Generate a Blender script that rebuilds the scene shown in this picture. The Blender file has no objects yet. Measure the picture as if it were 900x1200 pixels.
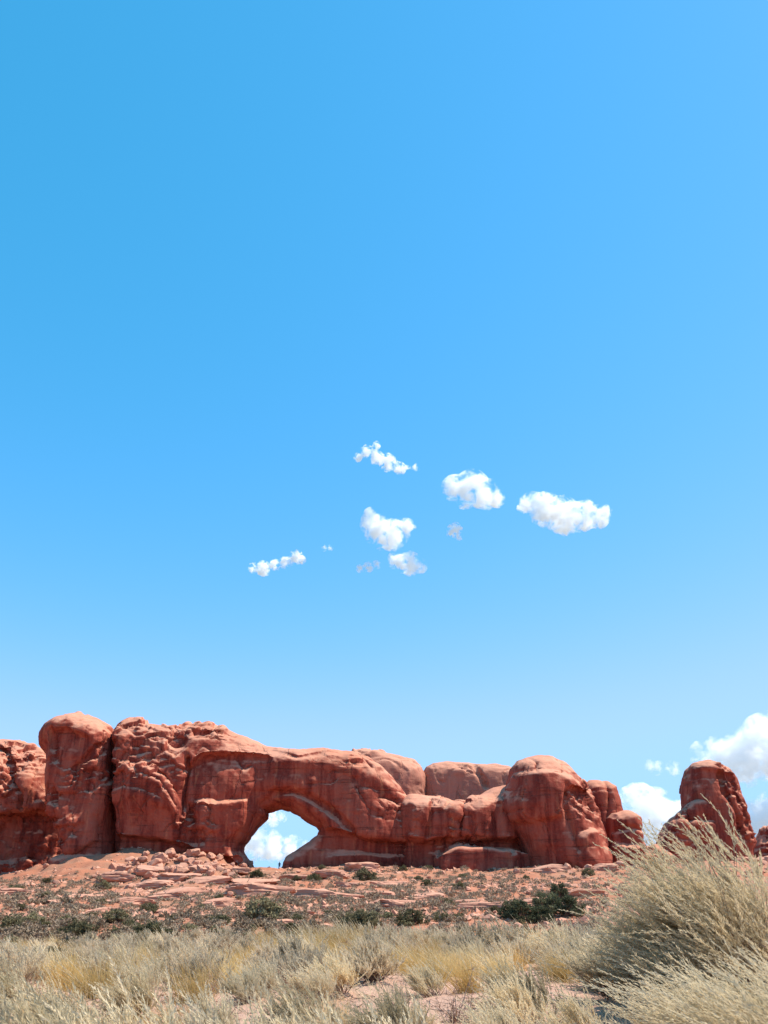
import bpy, math, random
import numpy as np
from mathutils import Vector

# ------------------------------------------------------------------ camera, sky, sun, exposure
scene = bpy.context.scene
COL = scene.collection
FPX, PITCH, CAMZ = 930.0, math.atan((1062 - 600) / 930.0), 1.6
cam_d = bpy.data.cameras.new('camera')
cam_d.sensor_fit = 'VERTICAL'; cam_d.sensor_height = 24.0
cam_d.lens = 24.0 * FPX / 1200.0
cam_d.clip_start = 0.1; cam_d.clip_end = 90000
cam = bpy.data.objects.new('camera', cam_d); COL.objects.link(cam)
cam.location = (0, 0, CAMZ); cam.rotation_euler = (math.pi / 2 + PITCH, 0, 0)
scene.camera = cam

SUN_EL, SUN_AZ = math.radians(60), math.radians(84)      # azimuth clockwise from +Y
S = Vector((math.sin(SUN_AZ) * math.cos(SUN_EL), math.cos(SUN_AZ) * math.cos(SUN_EL), math.sin(SUN_EL)))
world = bpy.data.worlds.new('World'); scene.world = world; world.use_nodes = True
wn = world.node_tree; wn.nodes.clear()
sky = wn.nodes.new('ShaderNodeTexSky'); sky.sky_type = 'NISHITA'; sky.sun_disc = False
sky.sun_elevation = SUN_EL; sky.sun_rotation = SUN_AZ
sky.altitude = 1500; sky.air_density = 1.0; sky.dust_density = 0.25; sky.ozone_density = 1.6
bg = wn.nodes.new('ShaderNodeBackground'); bg.inputs['Strength'].default_value = 0.15
wo = wn.nodes.new('ShaderNodeOutputWorld')
sep = wn.nodes.new('ShaderNodeSeparateColor'); com = wn.nodes.new('ShaderNodeCombineColor')
wn.links.new(sky.outputs[0], sep.inputs[0])
for k, (gain, power) in enumerate(((0.45, 1.95), (1.56, 0.60), (1.82, 0.76))):     # the camera's vivid colour response, alike all over the sky
    pw = wn.nodes.new('ShaderNodeMath'); pw.operation = 'POWER'; pw.inputs[1].default_value = power
    ml = wn.nodes.new('ShaderNodeMath'); ml.operation = 'MULTIPLY'; ml.inputs[1].default_value = gain
    lim = wn.nodes.new('ShaderNodeMath'); lim.operation = 'SMOOTH_MIN'; lim.inputs[1].default_value = (1.95, 3.5, 5.4)[k]; lim.inputs[2].default_value = 1.2
    wn.links.new(sep.outputs[k], pw.inputs[0]); wn.links.new(pw.outputs[0], ml.inputs[0]); wn.links.new(ml.outputs[0], lim.inputs[0]); wn.links.new(lim.outputs[0], com.inputs[k])
wn.links.new(com.outputs[0], bg.inputs[0]); wn.links.new(bg.outputs[0], wo.inputs[0])
sd = bpy.data.lights.new('sun', 'SUN'); sd.energy = 5.0; sd.angle = math.radians(0.53); sd.color = (1.0, 0.93, 0.82)
sun = bpy.data.objects.new('sun', sd); COL.objects.link(sun)
sun.rotation_euler = S.to_track_quat('Z', 'Y').to_euler(); sun.location = (60, 20, 120)
vs = scene.view_settings
vs.view_transform = 'Standard'; vs.look = 'None'; vs.gamma = 1.0; vs.use_curve_mapping = False; vs.exposure = 0.6
cy = scene.cycles
cy.max_bounces = 32; cy.diffuse_bounces = 4; cy.glossy_bounces = 2; cy.transmission_bounces = 4
cy.volume_bounces = 18; cy.transparent_max_bounces = 16
cy.use_denoising = True; cy.denoiser = 'OPENIMAGEDENOISE'; cy.denoising_input_passes = 'RGB_ALBEDO_NORMAL'; cy.denoising_prefilter = 'ACCURATE'; cy.caustics_reflective = False; cy.caustics_refractive = False

rng = np.random.default_rng(7); random.seed(7)

# ------------------------------------------------------------------ geometry helpers
CP, SP = math.cos(PITCH), math.sin(PITCH)
def ray(px, py):
    a = (np.asarray(px, float) - 450) / FPX; b = (600 - np.asarray(py, float)) / FPX
    return a, CP - b * SP, SP + b * CP
def at(px, py, Y):
    """photo pixel -> world x, z on the upright plane at distance Y"""
    a, dy, dz = ray(px, py); t = Y / dy
    return a * t, CAMZ + dz * t
def proj(x, y, z):
    d = y * CP + (z - CAMZ) * SP; u = -y * SP + (z - CAMZ) * CP
    return 450 + FPX * x / d, 600 - FPX * u / d

def _hash(ix, iy, iz, seed):
    h = (ix * 374761393 + iy * 668265263 + iz * 2147483647 + seed * 974634777) & 0xffffffff
    h = ((h ^ (h >> 13)) * 1274126177) & 0xffffffff
    return ((h ^ (h >> 16)) & 0xffff) / 32767.5 - 1.0
def vnoise(p, seed=0):
    i = np.floor(p).astype(np.int64); f = p - i; f = f * f * f * (f * (f * 6 - 15) + 10)
    x, y, z = i[..., 0], i[..., 1], i[..., 2]; fx, fy, fz = f[..., 0], f[..., 1], f[..., 2]
    r = 0
    for dx in (0, 1):
        wx = fx if dx else 1 - fx
        for dy in (0, 1):
            wy = fy if dy else 1 - fy
            for dz in (0, 1):
                r = r + wx * wy * (fz if dz else 1 - fz) * _hash(x + dx, y + dy, z + dz, seed)
    return r
def fbm(p, octs=4, seed=0, gain=0.5):
    r, a, q = 0, 1.0, np.array(p, float)
    for k in range(octs):
        r = r + a * vnoise(q, seed + k * 17); q = q * 2.03 + 11.3; a *= gain
    return r
def cells(p, seed=0):
    """nearest-cell value and distance to the cell border"""
    i = np.floor(p).astype(np.int64); d1 = np.full(p.shape[:-1], 9e9); d2 = d1.copy(); val = np.zeros_like(d1)
    for dx in (-1, 0, 1):
        for dy in (-1, 0, 1):
            for dz in (-1, 0, 1):
                c = i + np.array([dx, dy, dz]); X, Y_, Z_ = c[..., 0], c[..., 1], c[..., 2]
                q = c + .5 + .45 * np.stack([_hash(X, Y_, Z_, seed), _hash(X, Y_, Z_, seed + 1), _hash(X, Y_, Z_, seed + 2)], -1)
                d = ((p - q) ** 2).sum(-1); h_ = _hash(X, Y_, Z_, seed + 3); m = d < d1
                d2 = np.where(m, d1, np.minimum(d2, d)); val = np.where(m, h_, val); d1 = np.where(m, d, d1)
    return val, np.sqrt(d2) - np.sqrt(d1)
def P3(*c): return np.stack(np.broadcast_arrays(*c), -1)
def sstep(a, b, x):
    t = np.clip((x - a) / (b - a), 0, 1); return t * t * (3 - 2 * t)

def mesh_obj(name, verts, faces, mat, parent=None, smooth=True, loc=None, link=True):
    me = bpy.data.meshes.new(name)
    verts = np.ascontiguousarray(verts, np.float32); faces = np.asarray(faces, np.int32)
    if loc is not None: verts = verts - np.asarray(loc, np.float32)
    n, k = faces.shape
    me.vertices.add(len(verts)); me.vertices.foreach_set('co', verts.ravel())
    me.loops.add(n * k); me.loops.foreach_set('vertex_index', faces.ravel())
    me.polygons.add(n); me.polygons.foreach_set('loop_start', np.arange(0, n * k, k, dtype=np.int32))
    me.polygons.foreach_set('use_smooth', np.full(n, smooth))
    me.update(calc_edges=True); me.validate()
    me.materials.append(mat)
    o = bpy.data.objects.new(name, me)
    if link: COL.objects.link(o)
    if parent: o.parent = parent
    if loc is not None: o.location = loc
    return o
def tag(o, label=None, cat=None, group=None, kind=None):
    for k, v in (('label', label), ('category', cat), ('group', group), ('kind', kind)):
        if v: o[k] = v
    return o
def empty(name, loc):
    o = bpy.data.objects.new(name, None); COL.objects.link(o); o.location = loc; o.empty_display_size = 0.2; return o

def surface_nets(F, org, h):
    nx, ny, nz = F.shape; s = F < 0
    cnt = np.zeros((nx - 1, ny - 1, nz - 1), np.int8)
    for i in (0, 1):
        for j in (0, 1):
            for k in (0, 1): cnt += s[i:nx - 1 + i, j:ny - 1 + j, k:nz - 1 + k]
    act = (cnt > 0) & (cnt < 8); idx = -np.ones(act.shape, np.int64); c = np.argwhere(act)
    idx[act] = np.arange(len(c)); acc = np.zeros((len(c), 3)); num = np.zeros(len(c))
    cs = [(i, j, k) for i in (0, 1) for j in (0, 1) for k in (0, 1)]
    for a in cs:
        for ax in range(3):
            if a[ax]: continue
            b = list(a); b[ax] = 1
            fa = F[c[:, 0] + a[0], c[:, 1] + a[1], c[:, 2] + a[2]]; fb = F[c[:, 0] + b[0], c[:, 1] + b[1], c[:, 2] + b[2]]
            m = (fa < 0) != (fb < 0); t = fa[m] / (fa[m] - fb[m])
            pt = np.tile(np.array(a, float), (m.sum(), 1)); pt[:, ax] += t
            acc[m] += pt; num[m] += 1
    V = (c + acc / num[:, None]) * h + np.asarray(org)
    Q = []
    for ax in range(3):
        u, v = (ax + 1) % 3, (ax + 2) % 3
        lo = [slice(None)] * 3; hi = [slice(None)] * 3; lo[ax] = slice(0, -1); hi[ax] = slice(1, None)
        ch = s[tuple(lo)] != s[tuple(hi)]
        e = np.argwhere(ch); ok = (e[:, u] > 0) & (e[:, v] > 0) & (e[:, u] < F.shape[u] - 1) & (e[:, v] < F.shape[v] - 1); e = e[ok]
        def cell(du, dv):
            q = e.copy(); q[:, u] -= du; q[:, v] -= dv; return idx[q[:, 0], q[:, 1], q[:, 2]]
        q = np.stack([cell(1, 1), cell(0, 1), cell(0, 0), cell(1, 0)], 1)
        flip = ~s[tuple(lo)][e[:, 0] * 1, e[:, 1], e[:, 2]]
        q[flip] = q[flip][:, ::-1]; Q.append(q)
    return V, np.concatenate(Q)
def vnormals(V, Q):
    n = np.cross(V[Q[:, 2]] - V[Q[:, 0]], V[Q[:, 3]] - V[Q[:, 1]]); N = np.zeros_like(V)
    for k in range(4): np.add.at(N, Q[:, k], n)
    return N / (np.linalg.norm(N, axis=1, keepdims=True) + 1e-9)
def poly_inside(X, Z, poly):
    """distance inside (+) or outside (-) a polygon"""
    P = np.asarray(poly, float); R = np.roll(P, -1, 0); d = np.full(X.shape, 1e9); ins = np.zeros(X.shape, bool)
    for (ax, az), (bx, bz) in zip(P, R):
        ex, ez = bx - ax, bz - az; t = np.clip(((X - ax) * ex + (Z - az) * ez) / (ex * ex + ez * ez + 1e-9), 0, 1)
        d = np.minimum(d, np.hypot(X - ax - t * ex, Z - az - t * ez))
        c = ((az > Z) != (bz > Z)) & (X < ex * (Z - az) / (ez if abs(ez) > 1e-9 else 1e-9) + ax); ins ^= c
    return np.where(ins, d, -d)

# ------------------------------------------------------------------ materials
class NT:
    def __init__(s, name):
        s.m = bpy.data.materials.new(name); s.m.use_nodes = True; s.t = s.m.node_tree; s.t.nodes.clear()
        s.out = s.t.nodes.new('ShaderNodeOutputMaterial')
    def n(s, typ, ins=None, **at_):
        nd = s.t.nodes.new('ShaderNode' + typ)
        for k, v in at_.items(): setattr(nd, k, v)
        for k, v in (ins or {}).items():
            sk = nd.inputs[k]
            if isinstance(v, bpy.types.NodeSocket): s.t.links.new(v, sk)
            else: sk.default_value = v
        return nd
    def noise(s, vec, scale, detail=5, rough=0.55, dist=0.0):
        return s.n('TexNoise', {'Vector': vec, 'Scale': scale, 'Detail': detail, 'Roughness': rough, 'Distortion': dist}).outputs[0]
    def ramp(s, fac, stops):
        nd = s.n('ValToRGB', {'Fac': fac}); el = nd.color_ramp.elements
        while len(el) < len(stops): el.new(0.5)
        for e, (p, c) in zip(el, stops):
            e.position = p; e.color = (c, c, c, 1) if isinstance(c, (int, float)) else (*c, 1)
        return nd.outputs[0]
    def mix(s, f, a, b, typ='MIX'):
        nd = s.n('Mix', data_type='RGBA', blend_type=typ)
        for i, v in ((0, f), (6, a), (7, b)):
            if isinstance(v, bpy.types.NodeSocket): s.t.links.new(v, nd.inputs[i])
            else: nd.inputs[i].default_value = v if i == 0 else (*v, 1)
        return nd.outputs[2]
    def math(s, op, a, b=0.0, c=0.0):
        return s.n('Math', {0: a, 1: b, 2: c}, operation=op).outputs[0]
    def mapping(s, vec, scale=(1, 1, 1), rot=(0, 0, 0)):
        return s.n('Mapping', {'Vector': vec, 'Scale': scale, 'Rotation': rot}).outputs[0]
    def bump(s, h, dist, strength=1.0, nrm=None):
        i = {'Height': h, 'Distance': dist, 'Strength': strength}
        if nrm: i['Normal'] = nrm
        return s.n('Bump', i).outputs[0]
    def surf(s, sh): s.t.links.new(sh, s.out.inputs['Surface']); return s.m

def rock_mat(name, light=0.0):
    t = NT(name); g = t.n('NewGeometry'); p = g.outputs['Position']
    nz = t.n('SeparateXYZ', {0: t.n('TexCoord').outputs['Normal']}).outputs[2]
    big = t.noise(p, 0.07, 4); med = t.noise(p, 0.45, 6, 0.55); fine = t.noise(p, 2.2, 5, 0.6)
    strat = t.noise(t.mapping(p, (0.03, 0.03, 0.75)), 1.0, 5, 0.6, 0.4)
    col = t.mix(t.ramp(big, [(0.35, 0.0), (0.65, 1.0)]), (0.51, 0.205, 0.122), (0.58, 0.27, 0.175))
    col = t.mix(t.ramp(strat, [(0.42, 0.0), (0.62, 0.45)]), col, (0.52, 0.225, 0.14))
    # desert varnish: a red-brown coat on the steep faces, deepened to paint in their shade as well, broken into long runs and worn patches
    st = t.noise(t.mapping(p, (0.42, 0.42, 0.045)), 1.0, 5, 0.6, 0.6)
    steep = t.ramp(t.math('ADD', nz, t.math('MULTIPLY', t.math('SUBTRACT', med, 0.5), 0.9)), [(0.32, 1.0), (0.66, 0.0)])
    coat_shade = t.math('MULTIPLY', steep, t.ramp(st, [(0.30, 0.72), (0.58, 1.0)]))
    col = t.mix(coat_shade, col, (0.27, 0.044, 0.025))
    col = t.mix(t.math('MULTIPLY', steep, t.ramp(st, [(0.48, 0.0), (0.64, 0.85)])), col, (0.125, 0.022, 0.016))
    st2 = t.noise(t.mapping(p, (0.9, 0.9, 0.07)), 1.0, 3, 0.5)
    col = t.mix(t.ramp(st2, [(0.60, 0.0), (0.76, 0.5)]), col, (0.52, 0.19, 0.09))
    col = t.mix(t.ramp(fine, [(0.45, 0.0), (0.8, 0.18)]), col, (0.52, 0.22, 0.13))
    wv = t.n('VectorMath', {0: t.n('TexNoise', {'Vector': p, 'Scale': .25, 'Detail': 4.0}).outputs[1], 1: (3.0, 3.0, 2.2)}, operation='MULTIPLY').outputs[0]
    wp = t.n('VectorMath', {0: p, 1: wv}, operation='ADD').outputs[0]
    ed = t.n('TexVoronoi', {'Vector': t.mapping(wp, (.17, .17, .045)), 'Scale': 1.0}, feature='DISTANCE_TO_EDGE').outputs['Distance']
    gate = t.ramp(t.noise(p, .13, 3), [(.52, 0.0), (.64, 1.0)])
    hair = t.math('MULTIPLY', t.ramp(ed, [(.004, 1.0), (.022, 0.0)]), gate)
    part = t.noise(t.mapping(p, (.045, .045, 1.25)), 1.0, 6, .7, .5)
    lines = t.math('MULTIPLY', t.ramp(part, [(.36, 1.0), (.44, 0.0)]), t.ramp(t.noise(p, .2, 3), [(.40, .0), (.62, .75)]))
    col = t.mix(t.math('MULTIPLY', hair, .5), col, (0.10, 0.028, 0.02)); col = t.mix(t.math('MULTIPLY', lines, .5), col, (0.20, 0.055, 0.036))
    if light: col = t.mix(light, col, (0.52, 0.27, 0.18))
    b1 = t.bump(med, 0.55, 0.5)
    lay = t.noise(t.mapping(p, (0.12, 0.12, 1.9)), 1.0, 4, 0.55, 0.3)
    b2 = t.bump(lay, 0.12, 0.35, b1)
    b4 = t.bump(fine, 0.12, 0.4, b2)
    b4 = t.bump(t.math('ADD', hair, lines), -0.35, 0.7, b4)
    b = t.n('BsdfPrincipled', {'Base Color': col, 'Roughness': 0.92, 'Normal': b4, 'Specular IOR Level': 0.15})
    return t.surf(b.outputs[0])
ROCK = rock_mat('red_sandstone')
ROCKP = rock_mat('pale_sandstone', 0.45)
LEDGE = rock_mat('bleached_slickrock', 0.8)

def ground_mat():
    t = NT('desert_ground'); p = t.n('NewGeometry').outputs['Position']
    big = t.noise(p, 0.06, 4); med = t.noise(p, 0.5, 6, 0.6); fine = t.noise(p, 9.0, 6, 0.7); grit = t.noise(p, 60.0, 3, 0.7)
    col = t.mix(t.ramp(big, [(0.38, 0.0), (0.62, 1.0)]), (0.37, 0.125, 0.063), (0.45, 0.185, 0.105))
    col = t.mix(t.ramp(med, [(0.45, 0.0), (0.62, 0.7)]), col, (0.36, 0.135, 0.075))
    soil = t.noise(p, 0.23, 6, 0.65)
    col = t.mix(t.ramp(soil, [(0.44, 0.0), (0.58, 0.6)]), col, (0.25, 0.145, 0.09))
    col = t.mix(t.ramp(fine, [(0.42, 0.0), (0.7, 0.3)]), col, (0.58, 0.36, 0.26))
    fy = t.math('DIVIDE', t.n('SeparateXYZ', {0: p}).outputs[1], 60.0)
    col = t.mix(t.ramp(fy, [(0.3, 0.75), (0.6, 0.0)]), col, t.mix(fine, (0.47, 0.28, 0.195), (0.62, 0.43, 0.325)))
    col = t.mix(t.ramp(t.math('DIVIDE', t.n('VectorMath', {0: p}, operation='LENGTH').outputs['Value'], 1000.0), [(0.3, 0.0), (0.6, 1.0)]), col, (0.27, 0.215, 0.15))   # scrub plain far off
    b = t.bump(grit, 0.02, 0.6, t.bump(fine, 0.08, 0.7, t.bump(med, 0.4, 0.5)))
    return t.surf(t.n('BsdfPrincipled', {'Base Color': col, 'Roughness': 0.95, 'Normal': b, 'Specular IOR Level': 0.1}).outputs[0])
GROUND = ground_mat()

def plant_mat(name, c1, c2, trans=0.3, var=0.5):
    t = NT(name); oi = t.n('ObjectInfo').outputs['Random']; p = t.n('NewGeometry').outputs['Position']
    nz = t.noise(p, 6.0, 3); f = t.math('ADD', t.math('MULTIPLY', nz, 0.7), t.math('MULTIPLY', oi, 0.5))
    col = t.mix(t.ramp(f, [(0.35, 0.0), (0.85, 1.0)]), c1, c2)
    br = t.math('ADD', t.math('MULTIPLY', t.n('TexWhiteNoise', {'W': oi}, noise_dimensions='1D').outputs[0], var), 1.0 - var / 2)
    hs = t.n('HueSaturation', {'Value': br, 'Color': col}); col = hs.outputs[0]
    d = t.n('BsdfDiffuse', {'Color': col}).outputs[0]; tr = t.n('BsdfTranslucent', {'Color': col}).outputs[0]
    return t.surf(t.n('MixShader', {0: trans, 1: d, 2: tr}).outputs[0])
PLUME = plant_mat('sage_plumes', (0.55, 0.45, 0.28), (0.72, 0.605, 0.415), 0.42)
PLUME_T = plant_mat('tall_sage_plumes', (0.54, 0.435, 0.265), (0.70, 0.585, 0.395), 0.42, 0.0)
PLUME_G = plant_mat('sage_grey', (0.50, 0.41, 0.275), (0.66, 0.545, 0.385), 0.42)
GOLD = plant_mat('golden_grass', (0.50, 0.32, 0.11), (0.68, 0.50, 0.23), 0.45)
STRAW = plant_mat('straw', (0.55, 0.43, 0.26), (0.66, 0.55, 0.36), 0.35)
TWIG = plant_mat('dry_twig', (0.22, 0.13, 0.095), (0.36, 0.25, 0.19), 0.0)
DARK = plant_mat('dark_leaf', (0.11, 0.098, 0.05), (0.20, 0.17, 0.095), 0.25, 0.6)
JUN = plant_mat('juniper_leaf', (0.075, 0.082, 0.045), (0.14, 0.138, 0.075), 0.25, 0.4)
SCRUB = plant_mat('grey_scrub', (0.22, 0.155, 0.10), (0.34, 0.25, 0.17), 0.15, 0.5)

# ------------------------------------------------------------------ ground
_yk = np.array([-60, -30, 0, 2, 4.2, 5.5, 11, 14, 18, 25, 35, 45, 70, 90, 110, 130, 150, 165, 178, 187, 191, 200, 230, 300, 600, 4000.])
_zk = np.array([-.6, -.3, 0, .12, .62, .70, .72, .60, .38, .25, .3, .5, 1.1, 2.05, 3.35, 4.75, 6.25, 7.6, 8.8, 9.5, 9.45, 7.6, 3.0, 0, -4, -25.])
def _smooth_profile(y):
    r = 0
    for o, w in ((-.06, .25), (0, .5), (.06, .25)): r = r + w * np.interp(y * (1 + o), _yk, _zk)
    return r
def ground(x, y):
    x = np.asarray(x, float); y = np.asarray(y, float); x, y = np.broadcast_arrays(x, y)
    z = _smooth_profile(y)
    w = np.clip(y / 185, 0, 1.05)
    px = 450 + FPX * x / (np.maximum(y, 3) * 1.094)
    far = sstep(90, 185, y)
    z = z - far * 3.6 * sstep(150, 20, px) + far * 0.9 * sstep(560, 760, px)
    bank = np.exp(-((x - 3.6) / 1.9) ** 2 - ((y - 8.0) / 3.2) ** 2); z = z + 0.18 * bank
    z = z + 2.6 * np.exp(-((px - 205) / 70) ** 2 - ((y - 181) / 9) ** 2) + 1.6 * np.exp(-((px - 250) / 150) ** 2 - ((y - 168) / 16) ** 2) * sstep(320, 270, px) + 1.0 * np.exp(-((px - 420) / 28) ** 2 - ((y - 176) / 6) ** 2)
    near = sstep(30, 12, y)
    p = P3(x, y, np.zeros_like(x))
    z = z + near * (0.09 * fbm(p / 1.7, 3, 3) + 0.02 * fbm(p / .3, 2, 4) * sstep(20, 10, y))
    mid = sstep(25, 60, y) * sstep(400, 240, y)
    n = fbm(p / 16, 4, 9); z = z + mid * (0.5 * n + 0.16 * fbm(p / 3.2, 3, 10))
    # slickrock terraces: stacked ledges
    reg = sstep(95, 135, y) * sstep(192, 186, y) * sstep(60, 130, px) * (0.35 + 0.65 * sstep(520, 380, px))
    s = z * 0.62 + 0.45 * fbm(p / 11, 3, 21) + 0.012 * x
    fr = s - np.floor(s); stair = (sstep(.62, .95, fr) - fr)
    z = z + reg * (1.1 * stair + 0.22 * (np.abs(fbm(p / P3(2.8, 1.2, 1.), 3, 23)) - .3))
    return z
def hit(px, py, ymin=3.0, ymax=190.0):
    """where the sight line through a photo pixel meets the ground"""
    a, dy, dz = ray(px, py); ys = np.geomspace(ymin, ymax, 320)
    g = ground(a * ys / dy, ys); r = CAMZ + dz * ys / dy; k = np.argmax(r < g)
    if not (r < g).any(): return None
    return float(a * ys[k] / dy), float(ys[k]), float(g[k])

def build_ground():
    ya = [-60, -40, -25, -15, -8, -4, -1]; y = 1.0
    while y < 240: ya.append(y); y += 0.075 + 0.0043 * y
    while y < 6000: ya.append(y); y *= 1.25
    ya.append(30000.0)
    xa = [0.0]; x = 0.0
    while x < 90: x += 0.09 + 0.0075 * x; xa.append(x)
    while x < 30000: x *= 1.3; xa.append(x)
    xa = np.array(xa); xa = np.concatenate([-xa[:0:-1], xa]); ya = np.array(ya)
    X, Y = np.meshgrid(xa, ya); Z = ground(X, Y)
    nx, ny = len(xa), len(ya); i = np.arange(ny - 1)[:, None] * nx + np.arange(nx - 1)[None]; i = i.ravel()
    tag(mesh_obj('ground', np.stack([X, Y, Z], -1).reshape(-1, 3), np.stack([i, i + 1, i + nx + 1, i + nx], 1), GROUND), kind='structure')
build_ground()

# ------------------------------------------------------------------ sandstone formations
def formation(name, label, outline, Y, T, R, hole=None, Rh=1.6, relief=None, h=0.34, mat=ROCK, seed=0, rough=1.0, lean=0.0, p=2.1, joint=.7, cat='rock formation', group=None):
    """a solid body: outline traced on the plane Y, half thickness T, edges rounded over R, front face modelled by relief(px, py) in metres"""
    poly = np.stack(at(*np.array(outline, float).T, Y), 1)
    x0, z0 = poly.min(0) - 2.5; x1, z1 = poly.max(0) + 2.5
    xs = np.arange(x0, x1, h); zs = np.arange(z0, z1, h); ys = np.arange(-T - 6, T + 4, h)
    X, Z = np.meshgrid(xs, zs, indexing='ij'); px, py = proj(X, np.full_like(X, Y), Z)
    e = poly_inside(X, Z, poly); s = np.maximum(1 - e / R, 0)
    if hole is not None:
        hp = np.stack(at(*np.array(hole, float).T, Y), 1)
        s = np.maximum(s, np.maximum(1 + poly_inside(X, Z, hp) / Rh, 0))
    rel = relief(px, py) if relief is not None else np.zeros_like(X)
    yy = ys[None, :, None] - lean * (Z - z0)[:, None, :]
    yf = np.where(yy < 0, np.maximum(-yy - rel[:, None, :] * np.clip(-yy / (0.6 * T), 0, 1), 0), yy)
    F = ((s ** p)[:, None, :] + (yf / T) ** p) ** (1 / p) - 1
    V, Q = surface_nets(F.astype(np.float32), (x0, Y + ys[0], z0), h)
    N = vnormals(V, Q); q = V + seed * 37.7
    d = 0.80 * fbm(q / 9, 3, seed + 1, .4) + 0.13 * fbm(q / P3(2.0, 2.0, 1.8), 3, seed + 2)
    wq = q + 1.1 * P3(fbm(q / 4, 2, seed + 30), fbm(q / 4, 2, seed + 31), .6 * fbm(q / 4, 2, seed + 32))
    brk = sstep(.16, .52, fbm(q / 11, 2, seed + 9))                                             # patches of fractured rock between massive faces
    v1, e1 = cells(wq / P3(4.6, 4.6, 3.2), seed + 40); v2, e2 = cells(wq / P3(1.7, 1.7, 1.15), seed + 50)
    d += (.06 + .55 * brk) * v1 + (.02 + .34 * brk) * v2 - brk * .30 * np.exp(-(e1 / .09) ** 2)
    n1 = fbm(q / P3(9., 9., 26.), 2, seed + 5); d -= joint * 0.6 * np.exp(-(n1 / .018) ** 2)          # joints
    for zb in (12.5, 15.2, 19.8, 24.0, 29.5, 34.2):                                             # bedding partings, shared by all the rock
        d -= joint * 0.36 * np.exp(-((V[:, 2] - zb - 1.2 * fbm(q / 15, 2, 91)) / .20) ** 2) * sstep(-.25, .35, fbm(q / 9, 2, seed + 60))
    V = V + N * (d * rough)[:, None]
    gz = ground(V[:, 0], V[:, 1])
    xm, zm = V[:, 0].mean(), V[:, 2].min()
    o = mesh_obj(name, V, Q, mat, loc=(float(xm), float(Y), float(zm)))
    return tag(o, label, cat, group)

def ledge(px, py, xs, ys, amp, w, fall=None, xf=8):
    """rock steps forward by amp below the line xs, ys (and fades out again over fall pixels)"""
    c = np.interp(px, xs, ys); win = sstep(xs[0] - xf, xs[0] + xf, px) * sstep(xs[-1] + xf, xs[-1] - xf, px)
    r = sstep(-w, w, py - c)
    if fall: r = r * np.exp(-np.maximum(py - c, 0) / fall)
    return amp * win * r
def crack(px, py, pts, depth, w):
    P = np.array(pts, float); d = np.full(px.shape, 1e9)
    for a, b in zip(P[:-1], P[1:]):
        e = b - a; t = np.clip(((px - a[0]) * e[0] + (py - a[1]) * e[1]) / (e @ e), 0, 1)
        d = np.minimum(d, np.hypot(px - a[0] - t * e[0], py - a[1] - t * e[1]))
    return -depth * np.exp(-(d / w) ** 2)
def blob(px, py, cx, cy_, rx, ry, amp, pw=2):
    return amp * np.exp(-(np.abs((px - cx) / rx) ** pw + np.abs((py - cy_) / ry) ** pw))

ARCH = [(118, 1050), (118, 1000), (118, 960), (119, 900), (124, 866), (136, 856), (142, 851), (150, 848), (165, 846), (180, 848), (195, 849), (212, 851), (228, 850),
        (245, 851), (262, 855), (280, 864), (297, 872), (315, 877), (340, 878), (365, 877), (385, 876), (400, 878), (414, 882), (430, 889), (446, 898),
        (458, 910), (468, 922), (478, 935), (486, 950), (490, 975), (494, 1050)]
HOLE = [(331, 945), (321, 947), (311, 950), (312, 956), (305, 962), (299, 968), (295, 975), (289, 984), (285, 991), (285, 997), (289, 1002), (295, 1007), (298, 1014), (299, 1060), (334, 1060),
        (334, 1012), (336, 1005), (346, 999), (356, 992), (365, 986), (373, 979), (377, 972), (365, 963), (353, 955), (341, 947)]
def arch_relief(px, py):
    r = -16.0 * sstep(146, 143.5, px)                                                              # back of the crevice behind the pillar
    r += ledge(px, py, [228, 245, 265, 300, 320], [905, 893, 890, 890, 892], -2.6, 4, 60)           # alcove under the cap
    r += ledge(px, py, [238, 250, 262, 280, 294], [945, 942, 946, 944, 942], 3.0, 3, 90, 5)         # lumpy shelf
    r += ledge(px, py, [150, 165, 185, 205, 226], [898, 903, 905, 920, 955], 2.0, 3.5, 30)            # broken diagonal shelf
    r += ledge(px, py, [165, 180, 200, 224], [918, 916, 924, 962], 1.4, 2.5, 22, 5)
    r += ledge(px, py, [142, 160, 180, 205], [934, 930, 934, 945], 1.2, 3, 22)
    r += crack(px, py, [(229, 896), (226, 920), (224, 950), (222, 965)], 1.8, 3)
    r += crack(px, py, [(188, 920), (186, 950)], 0.8, 1.5)
    r += blob(px, py, 172, 882, 9, 8, -1.8) + blob(px, py, 247, 864, 14, 4, -1.8) + blob(px, py, 218, 873, 8, 10, -1.2)
    r += ledge(px, py, [137, 170, 200, 225, 250, 285], [985, 984, 987, 995, 1004, 1010], -2.2, 2, None, 4)  # notch at the foot
    r += ledge(px, py, [300, 340, 380, 410, 440, 470], [905, 903, 905, 912, 925, 945], -1.6, 9, 60)         # face under the cap
    arch = [(300, 960), (310, 945), (325, 934), (345, 932), (368, 940), (388, 952), (404, 966), (418, 980)]
    r += crack(px, py, arch, 1.6, 3.5)
    r += blob(px, py, 333, 968, 62, 38, -2.2, 4)
    r += ledge(px, py, [340, 372, 400, 430, 470, 486], [966, 973, 979, 983, 988, 985], -3.6, 3)     # deep overhang right of the window
    r += ledge(px, py, [380, 410, 440, 486], [1002, 1000, 1004, 1006], 1.4, 4)
    r += crack(px, py, [(400, 880), (425, 893), (436, 905)], 1.2, 2)
    r += crack(px, py, [(320, 880), (352, 893), (380, 884), (404, 884)], 0.7, 2)
    r += crack(px, py, [(420, 930), (434, 955), (436, 985)], 0.5, 2)
    return r
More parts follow.
